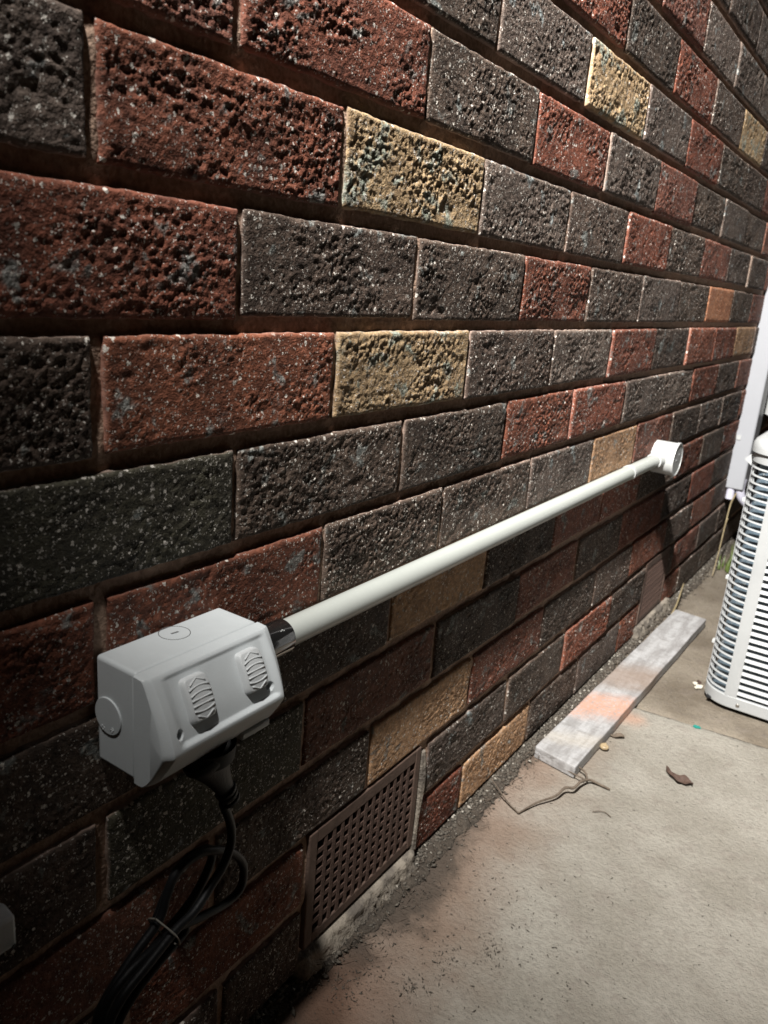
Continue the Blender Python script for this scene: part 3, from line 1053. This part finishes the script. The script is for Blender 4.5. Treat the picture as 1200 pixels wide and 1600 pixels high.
relc(bm_done("cord", bm, m_rubber, cord, smooth=True, autosmooth=False))
D_ = [(.0069, .2690), (.0160, .2850), (.0270, .3000), (.0420, .3060), (.0600, .3020), (.0660, .2900), (.0560, .2730), (.0400, .2600), (.0160, .2500), (-.0080, .2420), (-.0280, .2270), (-.0400, .200), (-.042, .15)]
bm = bmesh.new(); add_tube(bm, yv(D_, [-.040, -.039, -.038, -.038, -.040, -.042]), 0.0035, 12, 8)
relc(bm_done("cord", bm, m_rubber, cord, smooth=True, autosmooth=False))
bm = bmesh.new()
add_tube(bm, [(.0000, -.050, .2860), (.0050, -.063, .2775), (.0090, -.064, .2690), (.0150, -.058, .2560), (.0185, -.046, .2490), (.0120, -.038, .260), (.002, -.040, .278), (.0000, -.050, .2860)], .0007, 6, 5, cap=False)
relc(bm_done("tie", bm, m_tie, cord, smooth=True, autosmooth=False))

# ================================================================== small grey fitting at the left edge
fit = empty("wall_fitting", (-.1180, -.04, .355))
tag(fit, "small pale grey plastic fitting cut off by the left edge, low on the wall", "fitting")
bm = bmesh.new()
pr = [(-.018, .017), (-.004, .021), (.012, .015), (.018, .002), (.012, -.013), (-.006, -.019), (-.018, -.012)]
a = [bm.verts.new((.0135, y * .72, z * .72)) for y, z in pr]; b = [bm.verts.new((-.05, y * .72, z * .72)) for y, z in pr]
bm.faces.new(a); bm.faces.new(b[::-1])
for k in range(len(pr)): bm.faces.new([a[k], b[k], b[(k + 1) % 7], a[(k + 1) % 7]])
bm_done("housing", bm, m_box, fit, smooth=True, bevel=.0018)
bm = bmesh.new(); add_lathe(bm, [(0, .012), (.024, .012), (.024, 0)], (-.02, .017, .0), (0, 1, 0), 20)
bm_done("wall_mount", bm, m_box, fit, smooth=True)
bm = bmesh.new(); add_lathe(bm, [(0, .0015), (.0008, .0015), (.0008, 0)], (.010, -.0145, -.006), (.3, -1, -.3), 12)
bm_done("screw", bm, m_dark, fit)  # dark disc painted in where the housing has a small hole

# ================================================================== conduit, collar, clips, junction box
CY, CZ = -.0150, ZG - .2505
con = empty("conduit", (.15, CY, CZ)); tag(con, "long cream plastic conduit pipe running level along the wall from outlet to junction box", "conduit")
bm = bmesh.new(); add_lathe(bm, [(0, 0), (0, .0125), (1.125, .0125), (1.125, 0)], (-.03, 0, 0), (1, 0, 0), 40)
bm_done("pipe", bm, m_pvc, con, smooth=True)
for xc in (.94,):
    bm = bmesh.new()
    add_lathe(bm, [(0, .0127), (0, .0137), (.010, .0137), (.010, .0127)], (xc, 0, 0), (1, 0, 0), 32)
    add_box(bm, (xc, .008, -.0230), (xc + .010, .0155, -.010))
    bm_done("saddle_clip", bm, m_white, con, smooth=True)
col_ = empty("collar", (.1035, CY, CZ)); tag(col_, "glossy black and silver collar where the conduit enters the outlet", "collar")
bm = bmesh.new(); add_lathe(bm, [(0, .0150), (.062, .0150), (.0628, .0144), (.0628, .0127)], (0, 0, 0), (1, 0, 0), 48)
bm_done("sleeve", bm, m_chrome, col_, smooth=True)
bm = bmesh.new()
for k in range(10):
    a0 = math.radians(200 + k * 8); a1 = math.radians(208 + k * 8)
    q = [(.002, .01525 * math.cos(a), .01525 * math.sin(a)) for a in (a0, a1)]
    vs = [bm.verts.new(q[0]), bm.verts.new(q[1]), bm.verts.new((.0615, q[1][1], q[1][2])), bm.verts.new((.0615, q[0][1], q[0][2]))]
    bm.faces.new(vs)
bm_done("bright_band", bm, m_chrome2, col_, smooth=True)
bm = bmesh.new()
for (x, an, r_) in ((.036, 112, .0012), (.0505, 128, .0007), (.052, 132, .0006), (.0488, 130, .0006)):
    a = math.radians(an); d = Vector((0, math.cos(a), math.sin(a)))
    add_lathe(bm, [(0, r_), (.0005, r_ * .8), (.0006, 0)], Vector((x, 0, 0)) + d * .0149, d, 10)
bm_done("paint_speck", bm, m_white, col_)

jb = empty("junction_box", (1.305, 0, CZ)); tag(jb, "round white junction box at the far end of the cream conduit", "junction box")
bm = bmesh.new()
add_lathe(bm, [(0, 0), (0, .0325), (.040, .0325), (.0405, .0322)], (0, 0, 0), (0, -1, 0), 56)
bm_done("body", bm, m_white, jb, smooth=True)
bm = bmesh.new()
add_lathe(bm, [(.0400, .0325), (.0405, .0340), (.0450, .0340), (.0458, .0335), (.0458, .0308), (.0449, .0306), (.0449, 0)], (0, 0, 0), (0, -1, 0), 56)
lidm = bm_done("lid", bm, m_white, jb, smooth=True)
bm = bmesh.new(); add_box(bm, (-.010, -.0453, -.002), (-.004, -.0440, .002)); add_box(bm, (.006, -.0453, .008), (.009, -.0440, .012))
bm_done("lid_mark", bm, m_ac_d, jb)
bm = bmesh.new()
add_lathe(bm, [(-.060, .0126), (-.060, .0150), (-.036, .0150), (-.034, .0160), (-.031, .0160), (-.025, .0150)], (0, CY, 0), (1, 0, 0), 36)
bm_done("spigot", bm, m_white, jb, smooth=True)

# ================================================================== duct, pipes
du = empty("pipe_duct", (2.15, 0, .229)); tag(du, "white rectangular pipe duct running up the wall behind the air conditioner", "duct")
bm = bmesh.new(); add_box(bm, (0, -.046, 0), (.080, .006, 1.6))
bm_done("cover", bm, m_duct, du, smooth=True, bevel=.004, seg=3)
bm = bmesh.new(); add_box(bm, (-.003, -.012, .145), (.0005, -.002, .150)); add_box(bm, (-.002, -.012, .15), (.0005, .0, .158))
bm_done("clip", bm, m_white, du)
for i, (pts, r_, lb) in enumerate((
    ([(2.165, -.012, .26), (2.165, -.012, .215), (2.164, -.012, .196)], .0115, "short lagged pipe end poking below the duct against the wall"),
    ([(2.170, -.036, .26), (2.172, -.036, .225), (2.185, -.048, .195), (2.215, -.085, .165), (2.24, -.14, .15), (2.24, -.20, .15)], .0125, "pale lagged pipe curving out of the duct to the air conditioner"))):
    bm = bmesh.new(); add_tube(bm, pts, r_, 20, 8)
    o = bm_done("insulated_pipe", bm, m_foam, None, smooth=True)
    tag(o, lb, "pipe")
bm = bmesh.new(); add_tube(bm, [(2.30, -.058, .97), (2.30, -.058, .60), (2.30, -.058, .46), (2.30, -.056, .437)], lambda t_: .022 if t_ < .97 else .015, 24, 6)
tag(bm_done("white_pipe", bm, m_white, None, smooth=True), "bright white pipe ending in mid-air just right of the duct", "pipe")

# ================================================================== air conditioner
ac = empty("air_conditioner", (1.207, -.188, .008)); tag(ac, "white outdoor air conditioner unit with louvred end and rounded corner standing on the concrete", "air conditioner")
ab = Vector(ac.location)
AX0, AX1, AY0, AY1, RAD = 1.207, 2.02, -.188, -.500, .056
ZB, ZT = .008, .505


def rela(o): o.location = Vector(o.location) - ab; return o


def path_pt(s, off=0.0):
    """s<0: along the back (+x); 0..1 round the corner; >1: metres+1 down the end face. off = inwards"""
    cx_, cy_ = AX0 + RAD, AY0 - RAD
    r_ = RAD - off
    if s < 0: return (cx_ - s, cy_ + r_)
    if s <= 1:
        a = math.pi / 2 + s * math.pi / 2
        return (cx_ + r_ * math.cos(a), cy_ + r_ * math.sin(a))
    return (cx_ - r_, cy_ - (s - 1))


def strip(s_list, z0, z1, off=0.0, thick=.002, tilt=0.0):
    bm = bmesh.new(); rings = []
    for s in s_list:
        x0, y0 = path_pt(s, off); x1, y1 = path_pt(s, off + thick)
        x2, y2 = path_pt(s, off + tilt); x3, y3 = path_pt(s, off + thick + tilt)
        rings.append([bm.verts.new((x0, y0, z0)), bm.verts.new((x2, y2, z1)), bm.verts.new((x3, y3, z1)), bm.verts.new((x1, y1, z0))])
    for A, B in zip(rings, rings[1:]):
        for k in range(4): bm.faces.new([A[k], B[k], B[(k + 1) % 4], A[(k + 1) % 4]])
    bm.faces.new(rings[0]); bm.faces.new(rings[-1][::-1])
    return bm


arc = [i / 14 for i in range(15)]
S_END = 1 + (abs(AY1 - AY0) - RAD)
full = [-.70, -.3, -.02] + arc + [S_END]
rela(bm_done("base_panel", strip(full, ZB, ZB + .024, 0, .01), m_ac, ac, smooth=True, bevel=.0015))
rela(bm_done("top_band", strip(full, ZT - .030, ZT, -.001, .01), m_ac, ac, smooth=True))
# lid with rounded rim
bm = bmesh.new()
outl = []
for s in full: outl.append(path_pt(s, -.006))
outl += [(AX1 + .006, AY1 - .006), (AX1 + .006, AY0 + .006)]
lay = []
for dz, k in ((-.012, 0), (-.004, .0), (.004, .001), (.010, .005), (.013, .012), (.014, .02)):
    cxm, cym = (AX0 + AX1) / 2, (AY0 + AY1) / 2
    lay.append([bm.verts.new((x + (cxm - x) * k * 2, y + (cym - y) * k * 5, ZT + dz)) for x, y in outl])
for A, B in zip(lay, lay[1:]):
    n_ = len(A)
    for k in range(n_): bm.faces.new([A[k], A[(k + 1) % n_], B[(k + 1) % n_], B[k]])
bm.faces.new(lay[-1])
rela(bm_done("top_panel", bm, m_ac, ac, smooth=True))
# corner post between the two grilles, rear rail, far post
post = [.93, .97, 1.0, 1.002, 1.010]
rela(bm_done("corner_post", strip([.86, .90, .94, .98, 1.0, 1.004, 1.0095], ZB + .024, ZT - .03, 0, .006), m_ac, ac, smooth=True))
rela(bm_done("rear_rail", strip([-.022, -.01, 0.0, .06], ZB + .024, ZT - .03, 0, .008), m_ac_d, ac, smooth=True))
rela(bm_done("end_post", strip([S_END - .03, S_END], ZB + .024, ZT - .03, 0, .006), m_ac, ac, smooth=True))
pitch = .0137
nb_ = int((ZT - .03 - ZB - .024) / pitch)
bm = strip([1.0085, 1.10, S_END - .029], 0, .0056, .0003, .0014, .0030)
me = bpy.data.meshes.new("louvre_slat"); bmesh.ops.recalc_face_normals(bm, faces=bm.faces); bm.to_mesh(me); bm.free()
bm = strip([.05] + [i / 14 for i in range(1, 12)] + [.868], 0, .0026, .0004, .0014, .0012)
me2 = bpy.data.meshes.new("corner_slat"); bmesh.ops.recalc_face_normals(bm, faces=bm.faces); bm.to_mesh(me2); bm.free()
z0 = ZB + .024 + pitch - .0068
for k in range(nb_):
    rela(obj("louvre_slat", me, m_ac, ac, (0, 0, z0 + k * pitch)))
    rela(obj("corner_slat", me2, m_ac, ac, (0, 0, z0 + k * pitch)))
for s in (.22,):
    rela(bm_done("grille_upright", strip([s - .012, s + .012], ZB + .024, ZT - .03, .0022, .0016), m_ac, ac))
# tilted tabs in the corner grille
bm = bmesh.new()
for k in range(nb_):
    z = z0 + k * pitch
    for s in (.13, ):
        x_, y_ = path_pt(s, .0005); x2, y2 = path_pt(s + .07, .0005)
        vs = [bm.verts.new(p) for p in ((x_, y_, z + .004), (x2, y2, z + .004), (x2, y2, z + .0115), (x_, y_, z + .0095))]
        bm.faces.new(vs)
rela(bm_done("grille_tab", bm, m_ac, ac))
# coil behind
rela(bm_done("coil", strip([-.69, -.3, 0] + arc + [S_END - .012], ZB + .006, ZT - .01, .012, .02), m_fin, ac, smooth=True))
# front, far end, floor
bm = bmesh.new()
add_box(bm, (AX0 + .012, AY1, ZB), (AX1, AY1 + .01, ZT - .001)); add_box(bm, (AX1 - .01, AY1 + .011, ZB), (AX1, AY0 - .002, ZT - .001))
rela(bm_done("front_panel", bm, m_ac, ac))
bm = bmesh.new(); add_box(bm, (AX0 + .012, AY1 + .012, ZB + .001), (AX1 - .012, AY0 - .012, ZB + .005))
rela(bm_done("base_tray", bm, m_dark, ac))
bm = bmesh.new(); add_lathe(bm, [(0, 0), (0, .0036), (.0012, .0036), (.0022, .0022), (.0024, 0)], (AX0 + .0005, -.2585, .018), (-1, 0, 0), 16)
rela(bm_done("screw", bm, m_screw, ac, smooth=True))
for zc in (.10, .235, .39):
    bm = bmesh.new(); add_box(bm, (AX0 + RAD + .010, AY0 - .001, zc), (AX0 + RAD + .022, AY0 + .007, zc + .007))
    rela(bm_done("wire_clip", bm, m_white, ac, bevel=.001))
# rubber feet
for fx, fy in ((AX0 + .10, AY0 - .05), (AX0 + .10, AY1 + .05), (AX1 - .10, AY0 - .05), (AX1 - .10, AY1 + .05)):
    bm = bmesh.new(); add_box(bm, (fx - .03, fy - .02, .0005), (fx + .03, fy + .02, ZB + .0008))
    rela(bm_done("foot", bm, m_rubber, ac))
# valve cover bracket at the rear top
bm = bmesh.new()
vs = [bm.verts.new(p) for p in ((1.262, -.186, .487), (1.262, -.172, .472), (1.262, -.186, .462))]
ve = [bm.verts.new(p) for p in ((1.34, -.186, .487), (1.34, -.172, .472), (1.34, -.186, .462))]
bm.faces.new(vs); bm.faces.new(ve[::-1])
for k in range(3): bm.faces.new([vs[k], ve[k], ve[(k + 1) % 3], vs[(k + 1) % 3]])
rela(bm_done("rear_bracket", bm, m_ac, ac))

# ================================================================== plank
pk = None
n1, n2 = 160, 16
bm = bmesh.new()
PL, PW, PT = .80, .0745, .021
add_box(bm, (0, -PW, 0), (PL, 0, PT))
bmesh.ops.subdivide_edges(bm, edges=[e for e in bm.edges if abs(e.verts[0].co.x - e.verts[1].co.x) > .1], cuts=60)
for v_ in bm.verts:
    x = v_.co.x
    v_.co.y += .0004 * math.sin(x * 31) + .0002 * math.sin(x * 97); v_.co.z += .0002 * math.sin(x * 53 + v_.co.y * 100)
    if x > PL - .001: v_.co.x += v_.co.y * .10
    if x < .001: v_.co.x += v_.co.y * .15
plank = bm_done("plank", bm, m_plank, None, (.809, -.0215, .0012), smooth=False, bevel=.0018)
plank.rotation_euler = (0, 0, -.018)
tag(plank, "weathered grey plank with an orange paint patch lying along the foot of the wall", "plank")


# ================================================================== small things on the ground
def tubes(name, strands, mat, label, cat, seg=8, group=None):
    root = empty(name, strands[0][0][0]); b = Vector(root.location)
    for pts, rad in strands:
        bm = bmesh.new(); add_tube(bm, [Vector(p) - b for p in pts], rad, seg, 6)
        bm_done("branch", bm, mat, root, smooth=True, autosmooth=False)
    tag(root, label, cat, group)
    return root


tubes("twig", [
    ([(.655, -.066, .004), (.690, -.078, .0075), (.722, -.095, .010), (.747, -.100, .013), (.757, -.110, .012), (.778, -.113, .013), (.800, -.120, .008), (.805, -.135, .004), (.806, -.152, .0022)], lambda t_: .0011 + .0011 * math.sin(t_ * 2.6)),
    ([(.797, -.117, .009), (.812, -.108, .010), (.818, -.095, .011), (.824, -.083, .010), (.838, -.070, .008)], lambda t_: .0017 - .0007 * t_),
    ([(.793, -.113, .010), (.796, -.095, .010), (.803, -.070, .008)], lambda t_: .0013 - .0007 * t_),
    ([(.655, -.066, .004), (.664, -.045, .006), (.676, -.018, .016), (.680, -.006, .022)], lambda t_: .0012 - .0005 * t_),
], m_twig, "forked grey-brown twig lying in front of the near end of the plank", "twig")
tubes("bark_sliver", [([(.735, -.150, .0020), (.745, -.163, .0025), (.741, -.176, .0018)], .0006)], m_twig, "tiny curled sliver of bark on the path just below the forked twig", "sliver", 6)
tubes("straw", [([(1.60, -.030, .004), (1.66, -.026, .018), (1.72, -.018, .030), (1.775, -.010, .036)], lambda t_: .0026 - .0012 * t_)], m_straw, "flat yellow straw leaning on the wall beside the far end of the plank", "straw", 6)
tubes("dry_stalk", [
    ([(1.985, -.040, .008), (2.03, -.036, .06), (2.08, -.030, .12), (2.135, -.024, .185), (2.165, -.028, .215)], lambda t_: .0011 + .0012 * t_),
    ([(2.08, -.030, .12), (2.105, -.026, .125), (2.11, -.028, .150)], .0022)], m_straw, "tall dry stalk rising up the wall to the duct end", "stalk", 6)
# brown leaf: a curled blade with thickness
V = []; Fq = []
nl, nw = 22, 7
for i in range(nl + 1):
    q = i / nl
    x = .919 - .020 * q - .006 * math.sin(q * 5); y = -.208 - .045 * q
    hw = .0120 * math.sin(math.pi * min(1, .12 + q * .86)) ** .6 * (1 + .30 * math.sin(q * 19) * .5)
    for j in range(nw + 1):
        a = -1 + 2 * j / nw
        V.append((x + a * hw * .85, y + a * hw * .35, .0022 + .0050 * a * a + .0022 * math.sin(q * 9 + a)))
for i in range(nl):
    for j in range(nw):
        k = i * (nw + 1) + j; Fq.append((k, k + 1, k + nw + 2, k + nw + 1))
lf = obj("leaf", mesh_np("leaf", V, Fq), m_leaf); md = lf.modifiers.new("thick", 'SOLIDIFY'); md.thickness = .0007
tag(lf, "curled dead brown leaf alone on the open concrete", "leaf")
# snail shell
bm = bmesh.new()
pts = []
for k in range(46):
    a = k * .42; R_ = .0062 * math.exp(-a * .115)
    pts.append(Vector((R_ * math.cos(a), R_ * math.sin(a), .0055 + .0035 * (1 - math.exp(-a * .115)))))
add_tube(bm, pts, lambda t_: .0046 * math.exp(-t_ * 45 * .42 * .115) + .0003, 12)
sh = bm_done("snail_shell", bm, m_shell, None, (.912, -.106, .0002), smooth=True, autosmooth=False)
tag(sh, "small cream snail shell beside the near corner of the plank", "snail shell")
bm = bmesh.new()
vs = [(0, -.010, 0), (.006, -.004, .0), (.005, .008, 0), (-.002, .010, 0), (-.006, .002, 0)]
a = [bm.verts.new(p) for p in vs]; b = [bm.verts.new((p[0] * .8, p[1] * .85, .004)) for p in vs]
bm.faces.new(a[::-1]); bm.faces.new(b)
for k in range(5): bm.faces.new([a[k], a[(k + 1) % 5], b[(k + 1) % 5], b[k]])
o = bm_done("plastic_chip", bm, m_teal, None, (1.100, -.213, .0015), bevel=.0008); o.scale = (.75, .75, .8)
tag(o, "small teal plastic chip lying on the joint between the concrete slabs", "plastic chip")
bm = bmesh.new()
for (x, y, s_) in ((0, 0, 1), (.008, .010, .7), (-.010, .004, .5)):
    q = [bm.verts.new((x + s_ * .009 * math.cos(t_ * 1.05) * (1 + .3 * math.sin(t_ * 5)), y + s_ * .007 * math.sin(t_ * 1.05), .0025 + .0015 * math.sin(t_ * 3))) for t_ in range(6)]
    w_ = [bm.verts.new((p.co.x, p.co.y, .0008)) for p in q]
    bm.faces.new(q); bm.faces.new(w_[::-1])
    for k in range(6): bm.faces.new([q[k], w_[k], w_[(k + 1) % 6], q[(k + 1) % 6]])
o = bm_done("paint_flake", bm, m_flake, None, (1.272, -.176, 0))
tag(o, "cream flake of old paint beside the rounded corner of the air conditioner", "paint flake")
# dead leaves by the plank
for (x, y, s_, rz, lb) in ((1.285, -.172, .8, .4, "scrap of brown leaf tucked against the air conditioner's corner"), (.965, -.110, 1.0, 2.0, "grey curled leaf against the plank's outer edge near the snail shell")):
    V = []; Fq = []
    for i in range(9):
        q = i / 8; hw = .006 * math.sin(math.pi * (.1 + q * .85))
        for j in range(5):
            a = -1 + j / 2
            V.append((-.012 + .024 * q, a * hw, .002 + .004 * a * a + .002 * math.sin(q * 6)))
    for i in range(8):
        for j in range(4):
            k = i * 5 + j; Fq.append((k, k + 1, k + 6, k + 5))
    o = obj("leaf_scrap", mesh_np("leaf_scrap", V, Fq), m_leaf if s_ < .9 else m_twig, None, (x, y, .0005)); o.scale = (s_, s_, s_); o.rotation_euler = (0, 0, rz)
    md = o.modifiers.new("thick", 'SOLIDIFY'); md.thickness = .0006
    tag(o, lb, "leaf")
# grass tuft
gt = empty("grass_tuft", (2.10, -.060, .004)); tag(gt, "tuft of green grass growing at the wall foot behind the air conditioner", "grass tuft")
rg = random.Random(5)
for k in range(34):
    an = rg.uniform(0, 6.283); ln_ = rg.uniform(.035, .10); le = rg.uniform(.25, 1.1); w_ = rg.uniform(.0016, .003)
    bxo, byo = rg.gauss(0, .022), rg.gauss(0, .012)
    V = []; Fq = []
    dx, dy = math.cos(an), math.sin(an)
    if dy > 0: dy *= .3
    for i in range(7):
        q = i / 6; r_ = ln_ * le * q * q * .9; z = ln_ * (q - .45 * le * q * q)
        hw = w_ * (1 - q) ** .6
        V += [(bxo + dx * r_ - dy * hw, byo + dy * r_ + dx * hw, z), (bxo + dx * r_ + dy * hw, byo + dy * r_ - dx * hw, z)]
        if i: Fq.append((2 * i - 2, 2 * i - 1, 2 * i + 1, 2 * i))
    o = obj("blade", mesh_np("blade", V, Fq), m_grass, gt)
print("bricks", bricks, "tris", sum(len(o.data.polygons) * 2 for o in bpy.data.objects if o.type == 'MESH'))
